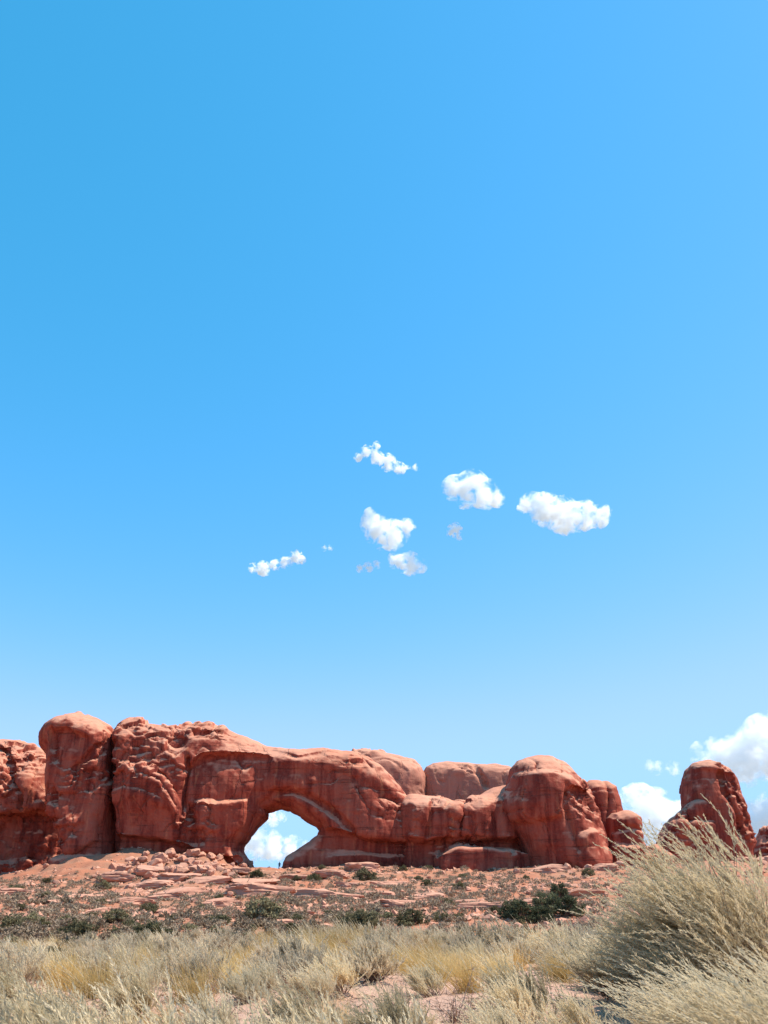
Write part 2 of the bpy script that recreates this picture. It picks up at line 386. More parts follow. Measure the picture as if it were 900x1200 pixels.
formation('sandstone_arch', 'long red sandstone wall pierced by a wide window-like opening', ARCH, 186, 8.5, 9.5, HOLE, 2.4, arch_relief, 0.30, seed=1, lean=0.0, joint=.45, cat='rock arch')

PILLAR = [(68, 1055), (69, 1016), (73, 1007), (83, 1000), (78, 988), (71, 968), (62, 953), (58.5, 930), (57.5, 905), (56, 888), (50.5, 878), (50, 870), (52, 860), (60, 850), (73, 843),
          (92, 839), (108, 842), (120, 847), (127, 853), (132, 863), (133, 880), (133, 900), (133, 940), (132, 975), (134, 1010), (136, 1055)]
def pillar_relief(px, py):
    r = ledge(px, py, [76, 90, 104, 118], [864, 862, 866, 872], -1.6, 3, 70)
    r += ledge(px, py, [98, 106, 116, 128], [905, 896, 886, 876], -1.3, 2.5, 60, 3)
    r += ledge(px, py, [98, 104, 112], [925, 915, 900], 1.2, 3, 12, 3)
    r += crack(px, py, [(74, 862), (76, 880), (79, 895)], 1.1, 2.5) + crack(px, py, [(77, 930), (80, 960), (88, 998)], 0.8, 1.6)
    r += blob(px, py, 64, 880, 6, 20, -1.2)
    r += ledge(px, py, [84, 100, 120, 138], [1001, 1000, 992, 985], -1.2, 2) + ledge(px, py, [70, 100, 138], [1008, 1008, 1004], 1.6, 4)
    return r
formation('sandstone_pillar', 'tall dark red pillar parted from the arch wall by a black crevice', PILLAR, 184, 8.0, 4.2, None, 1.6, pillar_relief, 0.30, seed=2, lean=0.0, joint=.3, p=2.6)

OUT = [(-150, 1070), (-150, 880), (-90, 868), (-40, 872), (0, 866), (16, 868), (32, 871), (46, 877), (62, 885), (80, 900), (88, 960), (92, 1070)]
def out_relief(px, py):
    r = crack(px, py, [(-40, 872), (0, 877), (15, 884), (26, 900), (29, 918), (42, 936), (40, 950)], 2.4, 2.6)
    r += crack(px, py, [(30, 897), (45, 893), (60, 890)], 1.0, 2) + crack(px, py, [(-60, 905), (-20, 915), (8, 935), (14, 955)], 1.6, 2.5)
    r += ledge(px, py, [-150, -20, 20, 50, 90], [958, 955, 960, 954, 950], -8.5, 5)
    r += ledge(px, py, [-150, -20, 10, 22], [1012, 1010, 1009, 1011], 5.0, 2)
    r += blob(px, py, 14, 920, 14, 26, 1.6) + blob(px, py, 45, 925, 12, 22, 1.2)
    return r
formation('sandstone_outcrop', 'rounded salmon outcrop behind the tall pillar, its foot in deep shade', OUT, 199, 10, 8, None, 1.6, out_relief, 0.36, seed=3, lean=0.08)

formation('sandstone_block', 'long smooth block behind the arch top, nearer the window', [(404, 990), (404, 884), (414, 878), (430, 878), (450, 880), (470, 884), (486, 889), (495, 897), (501, 910), (504, 990)],
          206, 7, 5.0, None, 1.6, None, 0.36, ROCKP, 4, 0.8, 0.05, group='pale blocks behind the arch wall')
formation('sandstone_block', 'long cracked block behind the ridge, touching the big dome', [(488, 990), (492, 908), (498, 897), (508, 893), (524, 893), (542, 894.5), (562, 893), (580, 892), (594, 895), (606, 902), (612, 990)],
          210, 7, 4.0, None, 1.6, lambda px, py: crack(px, py, [(552, 892), (556, 905), (566, 925)], 1.5, 2.5), 0.36, ROCKP, 5, 0.8, 0.05, group='pale blocks behind the arch wall')

RIDGE = [(462, 1050), (464, 960), (466, 936), (478, 929), (495, 930), (512, 932), (530, 936), (545, 935), (560, 930), (580, 924), (600, 920), (622, 925), (630, 960), (632, 1050)]
def ridge_relief(px, py):
    r = ledge(px, py, [466, 480, 500, 520, 545, 600], [945, 944, 942, 948, 944, 935], 2.0, 4)
    r += crack(px, py, [(478, 948), (476, 975), (470, 1000)], .9, 3) + crack(px, py, [(504, 945), (502, 965), (498, 985)], 1.0, 2.5) + crack(px, py, [(545, 938), (538, 955), (536, 985)], .8, 3) + crack(px, py, [(572, 960), (575, 985)], 0.9, 2)
    r += ledge(px, py, [462, 500, 540, 580, 630], [985, 990, 984, 988, 986], -3.4, 4)
    r += ledge(px, py, [508, 530, 560, 600, 632], [1003, 998, 997, 999, 1002], 5.0, 2.5)
    r += blob(px, py, 490, 958, 11, 14, 1.0) + blob(px, py, 522, 962, 14, 20, 1.0) + blob(px, py, 560, 962, 12, 20, 1.0)
    return r
formation('sandstone_ridge', 'low lumpy ridge joining the arch wall to the big dome', RIDGE, 185, 8, 4.5, None, 1.6, ridge_relief, 0.31, seed=6, lean=0.1, joint=.15)

DOME = [(612, 1050), (614, 1008), (612, 990), (602, 975), (592, 960), (586, 948), (586, 938), (591, 929), (597, 918), (600, 904), (606, 893), (617, 887), (630, 884), (645, 886), (658, 892),
        (670, 903), (682, 914), (691, 928), (698, 945), (704, 965), (708, 985), (716, 1005), (722, 1050)]
def dome_relief(px, py):
    r = ledge(px, py, [598, 615, 640, 665, 690], [913, 911, 910, 915, 932], 1.6, 3.5, 90)
    r += ledge(px, py, [586, 610, 640, 655], [962, 966, 964, 958], -1.0, 4, 60)
    r += ledge(px, py, [652, 660, 680, 698], [932, 928, 932, 945], -1.8, 4, 45, 4)
    r += crack(px, py, [(655, 925), (652, 950), (660, 975), (668, 1000)], 1.1, 3) + crack(px, py, [(618, 890), (624, 900), (622, 911)], 0.9, 2)
    r += ledge(px, py, [668, 680, 695, 712], [985, 978, 976, 985], 1.4, 4)
    return r
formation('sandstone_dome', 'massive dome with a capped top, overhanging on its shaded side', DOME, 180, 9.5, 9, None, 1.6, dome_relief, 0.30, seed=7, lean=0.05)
formation('sandstone_tower', 'flat-topped narrow tower rising behind the big dome', [(672, 1050), (676, 930), (684, 919), (695, 916), (710, 917), (719, 923), (723, 938), (727, 960), (732, 1050)], 190, 6, 3.6, None, 1.6,
          lambda px, py: crack(px, py, [(703, 917), (706, 940), (704, 960)], 1.0, 2.5), 0.34, seed=8)
formation('sandstone_tower', 'split rounded tower with a ledge, at the end of the dome', [(705, 1050), (708, 985), (710, 958), (716, 951), (727, 949), (738, 952), (747, 959), (752, 975), (755, 995), (758, 1010), (760, 1050)], 183, 5, 2.6, None, 1.6,
          lambda px, py: crack(px, py, [(712, 975), (730, 972), (752, 975)], 0.7, 2) + ledge(px, py, [705, 730, 760], [990, 993, 1000], 1.0, 3), 0.30, seed=9)
SPIRE = [(772, 1060), (800, 1010), (802, 960), (802, 945), (803, 930), (803, 916), (806, 903), (811, 894), (820, 890), (831, 890), (842, 894), (852, 901), (859, 912), (864, 926), (870, 940), (875, 956), (879, 974), (882, 990), (886, 1060)]
def spire_relief(px, py):
    r = ledge(px, py, [803, 825, 850, 862], [904, 906, 912, 922], -1.2, 3, 60)
    r += crack(px, py, [(836, 910), (838, 930), (850, 955), (858, 985)], 1.6, 3) + crack(px, py, [(853, 930), (866, 965), (872, 990)], 1.0, 2.5)
    r += blob(px, py, 846, 960, 6, 22, 1.4)
    return r
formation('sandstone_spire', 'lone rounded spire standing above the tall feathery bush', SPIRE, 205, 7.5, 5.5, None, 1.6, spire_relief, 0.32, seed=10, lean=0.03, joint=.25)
formation('sandstone_shoulder', 'stepped shoulder of rock leaning against the lone spire', [(758, 1055), (767, 1008), (771, 990), (776, 975), (781, 964), (789, 955), (798, 947), (806, 940), (830, 938), (840, 1055)], 205, 5.5, 2.4, None, 1.6,
          lambda px, py: crack(px, py, [(798, 948), (800, 975), (796, 1000)], 1.0, 3) + ledge(px, py, [765, 790, 830], [975, 968, 965], 1.0, 2), 0.32, seed=11, p=2.8, joint=.5)
formation('sandstone_bluff', 'layered broken wall end beyond the lone spire', [(876, 1055), (880, 1000), (884, 991), (888, 980), (892, 971), (902, 968), (930, 966), (960, 975), (985, 1000), (990, 1055)], 215, 6, 3.0, None, 1.6,
          lambda px, py: ledge(px, py, [876, 900, 990], [988, 988, 985], 1.6, 1.5) + crack(px, py, [(876, 1000), (930, 1001)], 1.2, 1.5), 0.34, seed=12)
formation('sandstone_ridge', 'low broken saddle between the split tower and the lone spire', [(735, 1055), (738, 1006), (748, 1001), (760, 998), (772, 997), (784, 1002), (790, 1055)], 196, 4, 2.0, None, 1.6, None, 0.34, seed=13)

# ------------------------------------------------------------------ loose rock: ledges, blocks and boulders
def below(px):
    for lim, nm in ((60, 'the rounded outcrop'), (137, 'the tall pillar'), (286, 'the blank arch wall'), (377, 'the arch window'), (490, 'the shaded foot of the arch'), (600, 'the low ridge'), (722, 'the big dome')):
        if px < lim: return nm
    return 'the split tower'
def ico(sub):
    import bmesh
    bm = bmesh.new(); bmesh.ops.create_icosphere(bm, subdivisions=sub, radius=1.0); bm.verts.ensure_lookup_table()
    V = np.array([v.co[:] for v in bm.verts]); Fc = np.array([[v.index for v in f.verts] for f in bm.faces]); bm.free(); return V, Fc
ICO3, ICO4 = ico(3), ico(4)
def rock_shape(dims, seed, src, blocky=3.2, rough=0.10, cuts=5):
    V = src[0].copy(); r = (np.abs(V) ** blocky).sum(1) ** (-1 / blocky); V = V * r[:, None]
    g = np.random.default_rng(seed)
    for _ in range(cuts):                                        # broken flat faces
        n = g.normal(size=3); n /= np.linalg.norm(n); d = g.uniform(.55, .92); t = V @ n - d; V = V - np.outer(np.maximum(t, 0) * .985, n)
    V = V + V / (np.linalg.norm(V, axis=1, keepdims=True)) * (rough * fbm(V * 1.6 + seed * 5.1, 4, seed))[:, None]
    st = V[:, 2] * 2.6 + .4 * fbm(V * 1.1 + seed, 2, seed + 3); fr = st - np.floor(st)
    V[:, :2] *= (1 - .10 * np.exp(-((fr - .5) / .12) ** 2))[:, None]
    return V * np.asarray(dims)[None] / 2
def put_rock(name, px, py, wpx, hpx, mesh, mat, label, cat, group, deep=1.0, sink=.25, yaw=None, tilt=(0, 0)):
    h_ = hit(px, py)
    if h_ is None:
        x, z = at(px, py, 184.0); h_ = (float(x), 184.0, float(ground(x, 184.0)))
    x, y, z = h_; k = y / (1.094 * FPX); w, hh = wpx * k, hpx * k
    o = bpy.data.objects.new(name, mesh); COL.objects.link(o)
    o.location = (x, y, z + hh * (.5 - sink)); o.scale = (w / 2, w / 2 * deep, hh / 2)
    o.rotation_euler = (tilt[0], tilt[1], random.uniform(-3.1, 3.1) if yaw is None else yaw)
    return tag(o, label, cat, group)
BLK = [mesh_obj('boulder', rock_shape((2, 2, 2), 40 + k, ICO3, 5.0, .03, 13), ICO3[1], LEDGE, link=False).data for k in range(9)]
for m_ in BLK: m_.polygons.foreach_set('use_smooth', np.full(len(m_.polygons), True)); m_.set_sharp_from_angle(angle=math.radians(24))
SLAB = [mesh_obj('rock_ledge', rock_shape((2, 2, 2), 70 + k, ICO4, 4.5, .16, 5), ICO4[1], LEDGE, link=False).data for k in range(8)]
for m_ in SLAB: m_.set_sharp_from_angle(angle=math.radians(28))
LEDGES = [(150, 1060, 62, 8), (215, 1052, 78, 12), (175, 1042, 62, 8), (240, 1037, 62, 7), (305, 1050, 84, 13), (368, 1052, 60, 11), (300, 1036, 60, 7), (210, 1030, 52, 8), (140, 1033, 42, 8), (262, 1062, 52, 9),
          (322, 1067, 50, 8), (356, 1074, 38, 7), (402, 1052, 52, 6), (440, 1050, 70, 6), (474, 1063, 60, 8), (540, 1062, 52, 9), (566, 1067, 60, 7), (592, 1063, 50, 6), (622, 1058, 45, 6), (690, 1050, 50, 7),
          (332, 1083, 28, 6), (378, 1090, 24, 6), (100, 1053, 42, 5), (70, 1062, 36, 5), (20, 1048, 50, 6), (646, 1022, 54, 10), (704, 1020, 44, 8), (742, 1013, 40, 8), (424, 1022, 44, 10), (388, 1027, 46, 7),
          (455, 1040, 46, 7), (412, 1040, 40, 6), (120, 1072, 40, 5), (190, 1071, 40, 5), (500, 1052, 46, 6), (350, 1033, 44, 6), (275, 1024, 44, 6), (236, 1022, 40, 7), (180, 1024, 44, 8)]
for i, (px, py, w, hh) in enumerate(LEDGES):
    put_rock('rock_ledge', px, py, w, hh * 1.35, SLAB[i % 8], ROCKP, ('long' if w > 55 else 'short' if w < 45 else 'mid-sized') + ' flat slickrock ledge on the slope below ' + below(px), 'rock ledge', 'slickrock ledges on the slope', deep=random.uniform(.3, .5), sink=.38,
             yaw=random.choice((0, math.pi)) + random.uniform(-.25, .25), tilt=(random.uniform(-.05, .1), random.uniform(-.06, .06)))
def boulders(n, fx, sz, label, group):
    for k in range(n):
        px, py = fx(); s_ = random.uniform(*sz) * random.choice((.7, 1, 1, 1.3))
        put_rock('boulder', px, py, s_, s_ * random.uniform(.5, .85), BLK[random.randrange(9)], ROCKP, label + (' below ' + below(px) if 'scrub' in label else ''), 'boulder', group, deep=random.uniform(.7, 1.1), sink=.25, tilt=(random.uniform(-.3, .3), random.uniform(-.3, .3)))
def f1():
    x = random.uniform(128, 292); return x, random.uniform(1004 if x > 150 else 1018, 1030)
boulders(150, f1, (5, 15), 'angular fallen block in the rubble apron under the arch wall', 'rubble blocks under the arch wall')
boulders(45, lambda: (random.uniform(655, 735), random.uniform(1004, 1020)), (5, 12), 'broken block in the rubble at the foot of the dome', 'rubble blocks under the dome')
boulders(110, lambda: (random.uniform(0, 760), random.uniform(1018, 1088)), (3, 9), 'small loose stone among the scrub on the slope', 'loose stones on the slope')
boulders(26, lambda: (random.uniform(868, 900), random.uniform(1006, 1030)), (5, 11), 'broken block in the rubble beyond the tall bush', 'rubble blocks beyond the tall bush')
g = np.random.default_rng(31); n = 17000                                  # broken stone strewn over the slope
yy = 45 + 140 * g.random(n) ** .75; xx = (g.random(n) - .5) * 1.06 * yy; kp = fbm(P3(xx / 9, yy / 9, 0 * xx), 3, 55) > -.12; xx, yy = xx[kp], yy[kp]; n = len(xx)
OV = np.array([(1, 0, 0), (0, 1, 0), (-1, 0, 0), (0, -1, 0), (0, 0, 1), (0, 0, -1.)]); OF = np.array([(0, 1, 4), (1, 2, 4), (2, 3, 4), (3, 0, 4), (1, 0, 5), (2, 1, 5), (3, 2, 5), (0, 3, 5)])
sz = .10 + .42 * g.random(n) ** 3; V = OV[None] * g.uniform(.6, 1.4, (n, 6, 1)) + g.normal(0, .25, (n, 6, 3)); V = V * sz[:, None, None] * [1, 1, .6]; V = V + np.stack([xx, yy, ground(xx, yy)], 1)[:, None]
o = mesh_obj('loose_stones', V.reshape(-1, 3), (OF[None] + np.arange(n)[:, None, None] * 6).reshape(-1, 3), LEDGE, smooth=False); tag(o, 'broken stone and grit strewn over the red slope', 'stones', kind='stuff')
put_rock('boulder', 521, 1019, 12, 9, BLK[2], ROCKP, 'pale rounded boulder standing out against the shaded ridge foot', 'boulder', None, .9)
put_rock('boulder', 379, 1063, 8, 7, BLK[4], ROCKP, 'pale upright boulder beside the big smooth ledge', 'boulder', None, .9)

# ------------------------------------------------------------------ vegetation meshes
class Tri:
    def __init__(s): s.v = []; s.f = []; s.n = 0
    def add(s, V, F): s.v.append(V); s.f.append(F + s.n); s.n += len(V)
    def mesh(s, name, mat, smooth=False):
        return mesh_obj(name, np.concatenate(s.v), np.concatenate(s.f), mat, smooth=smooth, link=False).data
def curves(B, D, L, bend, K):
    """B,D (n,3), L (n,), bend (n,3) -> points (n,K,3), tangents"""
    t = np.linspace(0, 1, K)[None, :, None]
    Pt = B[:, None] + L[:, None, None] * (D[:, None] * t + bend[:, None] * t * t)
    T = D[:, None] + 2 * bend[:, None] * t; T = T / np.linalg.norm(T, axis=-1, keepdims=True); return Pt, T
def ribbons(tri, Pt, T, w0, w1, g):
    n, K, _ = Pt.shape; side = g.normal(size=(n, 1, 3)); side = np.cross(T, side); side /= np.linalg.norm(side, axis=-1, keepdims=True) + 1e-9
    w = (w0 + (w1 - w0) * np.linspace(0, 1, K))[None, :, None] / 2
    V = np.stack([Pt - side * w, Pt + side * w], 2).reshape(n, K * 2, 3)
    i = np.arange(K - 1) * 2; q = np.concatenate([np.stack([i, i + 1, i + 3], 1), np.stack([i, i + 3, i + 2], 1)])
    tri.add(V.reshape(-1, 3), (q[None] + (np.arange(n) * K * 2)[:, None, None]).reshape(-1, 3))
def leaflets(tri, Pt, T, m, t0, length, width, spread, g, fwd=1.0):
    n, K, _ = Pt.shape; t = t0 + (1 - t0) * (np.arange(m)[None] + g.random((n, m))) / m * .999
    u = t * (K - 1); i = u.astype(int); f = (u - i)[..., None]; r = np.arange(n)[:, None]
    B = Pt[r, i] * (1 - f) + Pt[r, np.minimum(i + 1, K - 1)] * f; Tn = T[r, i]
    rad = np.cross(Tn, g.normal(size=(n, m, 3))); rad /= np.linalg.norm(rad, axis=-1, keepdims=True) + 1e-9
    d = Tn * fwd + rad * spread; d /= np.linalg.norm(d, axis=-1, keepdims=True)
    sd = np.cross(d, rad + .6 * g.normal(size=(n, m, 3))); sd /= np.linalg.norm(sd, axis=-1, keepdims=True) + 1e-9
    L = length * g.uniform(.6, 1.2, (n, m, 1)) * (1.15 - .65 * ((t - t0) / (1 - t0)) ** 2)[..., None]
    V = np.stack([B, B + d * L * .45 + sd * width / 2, B + d * L, B + d * L * .45 - sd * width / 2], 2).reshape(-1, 3)
    k = np.arange(n * m)[:, None] * 4
    tri.add(V, np.concatenate([k + np.array([[0, 1, 2]]), k + np.array([[0, 2, 3]])]))
def hemi(g, n, up=.35, lean=(-.25, .0)):
    a = g.uniform(0, 2 * math.pi, n); z = g.uniform(up, 1, n); r = np.sqrt(np.maximum(1 - z * z, 0))
    D = np.stack([r * np.cos(a) + lean[0], r * np.sin(a) + lean[1], z], 1); return D / np.linalg.norm(D, axis=1, keepdims=True)
WIND = np.array([-1.0, -.12, 0])
def sage_parts(seed, n, R, H, wand, m=26, leaf=(.03, .0055), wind=.30, up=.25, lean=(-.22, 0), inner=.55):
    """feathery bush: woody branches fan out, each carries wands set with fine leaves and blown by the wind"""
    g = np.random.default_rng(seed); nb = max(24, n // 7)
    Db = hemi(g, nb, up, lean); Bb = np.stack([g.normal(0, R * .12, nb), g.normal(0, R * .12, nb), np.zeros(nb)], 1)
    sc = 1 / np.sqrt((Db[:, 0] / R) ** 2 + (Db[:, 1] / R) ** 2 + (Db[:, 2] / H) ** 2); Lb = sc * g.uniform(.55, .95, nb)
    Pb, Tb = curves(Bb, Db, Lb, WIND[None] * g.uniform(.0, .18, (nb, 1)) + [0, 0, .05], 6)
    wood = Tri(); ribbons(wood, Pb, Tb, .015, .005, g); ribbons(wood, Pb, Tb, .015, .005, g)
    r = g.integers(0, nb, n); t = 1 - inner * g.random(n) ** 1.3; u = t * 4.999; i = u.astype(int); f = (u - i)[:, None]
    B = Pb[r, i] * (1 - f) + Pb[r, i + 1] * f
    D = .65 * Tb[r, i] + .30 * g.normal(size=(n, 3)) + np.array([-1.0 * wind, 0, .45]); D /= np.linalg.norm(D, axis=1, keepdims=True)
    L = wand * g.uniform(.6, 1.25, n)
    Pw, Tw = curves(B, D, L, WIND[None] * (wind * g.uniform(.4, 1.5, (n, 1))) + [0, 0, .08] + .1 * g.normal(size=(n, 3)), 6)
    fol = Tri(); ribbons(fol, Pw, Tw, .005, .003, g); leaflets(fol, Pw, Tw, m, .10, leaf[0], leaf[1], .50, g, 1.1)
    return wood, fol
def grass_parts(seed, n, R, H, nstalk=10, w=.0055):
    g = np.random.default_rng(seed); D = hemi(g, n, .62, (-.18, 0)); B = np.stack([g.normal(0, R * .45, n), g.normal(0, R * .45, n), np.zeros(n)], 1)
    P_, T_ = curves(B, D, H * g.uniform(.45, 1.1, n), WIND[None] * g.uniform(.05, .4, (n, 1)) + .12 * g.normal(size=(n, 3)), 5)
    bl = Tri(); ribbons(bl, P_, T_, w, .0015, g)
    ns = nstalk; D = hemi(g, ns, .75, (-.3, 0)); B = np.stack([g.normal(0, R * .3, ns), g.normal(0, R * .3, ns), np.zeros(ns)], 1)
    Ps, Ts = curves(B, D, H * g.uniform(1.1, 1.6, ns), WIND[None] * g.uniform(.3, .7, (ns, 1)), 8)
    sk = Tri(); ribbons(sk, Ps, Ts, .006, .003, g); leaflets(sk, Ps, Ts, 34, .45, .022, .006, .28, g, 1.2)
    return bl, sk
def twig_parts(seed, n, R, H):
    g = np.random.default_rng(seed); D = hemi(g, n, .15, (-.1, 0)); B = np.stack([g.normal(0, R * .15, n), g.normal(0, R * .15, n), np.zeros(n)], 1)
    P_, T_ = curves(B, D, H * g.uniform(.5, 1.1, n), .25 * g.normal(size=(n, 3)), 5); tr = Tri(); ribbons(tr, P_, T_, .010, .003, g)
    for _ in range(3):
        r = g.integers(0, n, n * 2); i = g.integers(1, 5, n * 2); B = P_[r, i]; D = T_[r, i] + .7 * g.normal(size=(n * 2, 3)); D /= np.linalg.norm(D, axis=1, keepdims=True)
        Q_, U_ = curves(B, D, H * g.uniform(.12, .35, n * 2), .3 * g.normal(size=(n * 2, 3)), 4); ribbons(tr, Q_, U_, .006, .002, g)
    return tr
def leafy_parts(seed, nclump, nleaf, R, H, leaf, trunk=.05):
    """dense desert shrub or juniper: clumps of small leaf faces on forking limbs"""
    g = np.random.default_rng(seed); D = hemi(g, nclump, -.05, (0, 0)); C = D * np.array([R, R, H]) * g.uniform(.45, .95, (nclump, 1)) + [0, 0, H * .12]
    C[:, 2] = np.maximum(C[:, 2], H * .12); rc = g.uniform(.18, .36, nclump) * R
    wood = Tri(); B = np.zeros((nclump, 3)) + g.normal(0, .06 * R, (nclump, 3)) * [1, 1, 0]
    Dv = C - B; Lv = np.linalg.norm(Dv, axis=1); P_, T_ = curves(B, Dv / Lv[:, None], Lv, .12 * g.normal(size=(nclump, 3)), 5)
    ribbons(wood, P_, T_, trunk * R, trunk * R * .25, g); ribbons(wood, P_, T_, trunk * R, trunk * R * .25, g)
    k = g.integers(0, nclump, nleaf); o = g.normal(size=(nleaf, 3)); o /= np.linalg.norm(o, axis=1, keepdims=True); o *= (g.random((nleaf, 1)) ** .45)
    X = C[k] + o * rc[k][:, None] * [1, 1, .8]; X[:, 2] = np.maximum(X[:, 2], .01)
    a = g.normal(size=(nleaf, 3)); a[:, 2] += .4; a /= np.linalg.norm(a, axis=1, keepdims=True); b = np.cross(a, g.normal(size=(nleaf, 3))); b /= np.linalg.norm(b, axis=1, keepdims=True)
    s_ = leaf * g.uniform(.5, 1.3, (nleaf, 1)); V = np.stack([X - a * s_, X + b * s_ * .45, X + a * s_, X - b * s_ * .45], 1).reshape(-1, 3); i = np.arange(nleaf)[:, None] * 4
    fol = Tri(); fol.add(V, np.concatenate([i + np.array([[0, 1, 2]]), i + np.array([[0, 2, 3]])])); return wood, fol

def plant(name, loc, parts, scale, label, cat, group=None, yaw=0.0, zs=1.0):
    e = empty(name, loc); e.scale = (scale, scale, scale * zs); e.rotation_euler = (0, 0, yaw)
    for nm, me in parts:
        c = bpy.data.objects.new(nm, me); COL.objects.link(c); c.parent = e
    return tag(e, label, cat, group)

SAGE = []
for k in range(7):
    wd, fo = sage_parts(100 + k, 250, .42, .42, .26, 40, (.046, .0080), wind=.30, lean=(-.15, 0)); SAGE.append([('branches', wd.mesh('branches', TWIG)), ('plumes', fo.mesh('plumes', PLUME))])
GREY = []
for k in range(5):
    wd, fo = sage_parts(140 + k, 380, .50, .44, .17, 26, (.042, .010), wind=.12, lean=(-.05, 0)); GREY.append([('branches', wd.mesh('branches', TWIG)), ('foliage', fo.mesh('foliage', PLUME_G))])
GRASS = []
for k in range(5):
    bl, sk = grass_parts(160 + k, 420, .2, .42, 9); GRASS.append([('blades', bl.mesh('blades', GOLD)), ('seed_stalks', sk.mesh('seed_stalks', STRAW))])
DEAD = [[('twigs', twig_parts(180 + k, 46, .22, .30).mesh('twigs', TWIG))] for k in range(3)]
BUSH = []
for k in range(5):
    wd, fo = leafy_parts(200 + k, 34, 2300, 1.0, .95, .085); BUSH.append([('branches', wd.mesh('branches', TWIG)), ('crown', fo.mesh('crown', DARK))])
JUNI = []
for k in range(3):
    wd, fo = leafy_parts(220 + k, 44, 3600, 1.0, 1.25, .075, .09); JUNI.append([('trunk', wd.mesh('trunk', TWIG)), ('crown', fo.mesh('crown', JUN))])
SCRB = []
for k in range(6):
    wd, fo = leafy_parts(240 + k, 14, 420, 1.0, .6, .12, .04); SCRB.append(('scrub', fo))
SCRB_M = [f_.mesh('scrub_bush', SCRUB) for _, f_ in SCRB]
SCRB_D = [f_.mesh('scrub_bush', DARK) for _, f_ in SCRB]

# ------------------------------------------------------------------ vegetation on the slope
used = []
def slope_bush(px, py, wpx, lib, label, cat, group, zs=1.0, name='desert_shrub'):
    h_ = hit(px, py, 20)
    if h_ is None: return
    x, y, z = h_; k = y / (1.094 * FPX); plant(name, (x, y, z - .03), lib[random.randrange(len(lib))], wpx * k / 2.0, label, cat, group, random.uniform(0, 6.28), zs)
DK = [(92, 1098, 42), (55, 1129, 46), (176, 1108, 48), (11, 1089, 32), (38, 1083, 25), (136, 1082, 34), (174, 1071, 22), (308, 1080, 50), (257, 1083, 24), (18, 1045, 20), (55, 1036, 14), (120, 1042, 20), (24, 1067, 14), (53, 1052, 16),
      (106, 1077, 18), (154, 1090, 24), (300, 1029, 20), (257, 1055, 12), (235, 1065, 12), (425, 1089, 48), (483, 1084, 36), (450, 1100, 22), (406, 1080, 26), (428, 1032, 28), (500, 1038, 14), (490, 1032, 12), (538, 1042, 16),
      (542, 1031, 14), (564, 1039, 10), (617, 1030, 9), (472, 1021, 11), (502, 1019, 12), (368, 1033, 18), (348, 1032, 14), (377, 1019, 10), (580, 1068, 15), (689, 1026, 16), (70, 1100, 26), (200, 1080, 16), (340, 1090, 18), (520, 1080, 20)]
for px, py, w in DK: slope_bush(px, py, w * 1.05, BUSH, ('broad' if w > 28 else 'small' if w < 16 else 'rounded') + ' dark olive shrub on the red slope below ' + below(px), 'shrub', 'dark shrubs on the slope', random.uniform(.8, 1.0))
for px, py, w, zz in [(608, 1079, 46, .8), (640, 1072, 40, 1.0), (657, 1058, 26, 1.35), (668, 1074, 36, 1.0), (597, 1077, 26, .8), (632, 1080, 34, .8)]:
    slope_bush(px, py, w, JUNI, 'dark green juniper in the clump beyond the golden grass', 'juniper', 'junipers clumped below the dome', zz, 'juniper_tree')
spots = []
def add_scrub(n, x0, x1, y0, y1, s0, s1, dark=.25):
    for _ in range(n):
        px, py = random.uniform(x0, x1), random.uniform(y0, y1); h_ = hit(px, py, 26)
        if h_: spots.append((h_, random.uniform(s0, s1), random.random() < dark, px, py))
add_scrub(420, -30, 430, 1072, 1112, .28, .62, .15); add_scrub(380, 0, 560, 1048, 1082, .28, .7, .35)
add_scrub(330, 520, 780, 1014, 1066, .3, .8, .55); add_scrub(260, 330, 600, 1016, 1064, .35, .9, .5); add_scrub(130, 0, 140, 1030, 1062, .4, .9, .4); add_scrub(80, 130, 400, 1022, 1056, .3, .7, .5)
add_scrub(160, 380, 720, 1066, 1100, .25, .55, .25); add_scrub(40, 440, 700, 1010, 1018, .5, .9, .4)
add_scrub(330, 380, 780, 1018, 1072, .3, .7, .6); add_scrub(330, 0, 420, 1026, 1072, .3, .75, .6)
spots.sort(key=lambda s_: -s_[1] / s_[0][1])
rest = Tri()
for i, ((x, y, z), r, dk, px, py) in enumerate(spots):
    k = random.randrange(6); a = random.uniform(0, 6.28)
    if i < 300:
        o = bpy.data.objects.new('scrub_bush', (SCRB_D if dk else SCRB_M)[k]); COL.objects.link(o); o.location = (x, y, z - .02); o.scale = (r, r, r * random.uniform(.7, 1.1)); o.rotation_euler = (0, 0, a)
        tag(o, ('low olive scrub bush ' if dk else 'low grey brown scrub bush ') + ('on the flat ' if y < 90 else 'high on the slope ' if y > 140 else 'on the slope ') + 'below ' + below(px), 'bush', 'olive scrub on the slope' if dk else 'grey scrub on the slope')
    else:
        V = np.concatenate(SCRB[k][1].v); F_ = np.concatenate(SCRB[k][1].f); half = len(V) // 16 * 4
        keep = (F_ < half).all(1); V = V[:half].reshape(-1, 4, 3); m_ = V.mean(1, keepdims=True); V = ((V - m_) * 1.4 + m_).reshape(-1, 3) * r; c, s_ = math.cos(a), math.sin(a)
        rest.add(np.stack([V[:, 0] * c - V[:, 1] * s_ + x, V[:, 0] * s_ + V[:, 1] * c + y, V[:, 2] + z], 1), F_[keep])
o = bpy.data.objects.new('scrub_cover', rest.mesh('scrub_cover', SCRUB)); COL.objects.link(o); tag(o, 'small scattered scrub covering the far desert slope', 'scrub', kind='stuff')

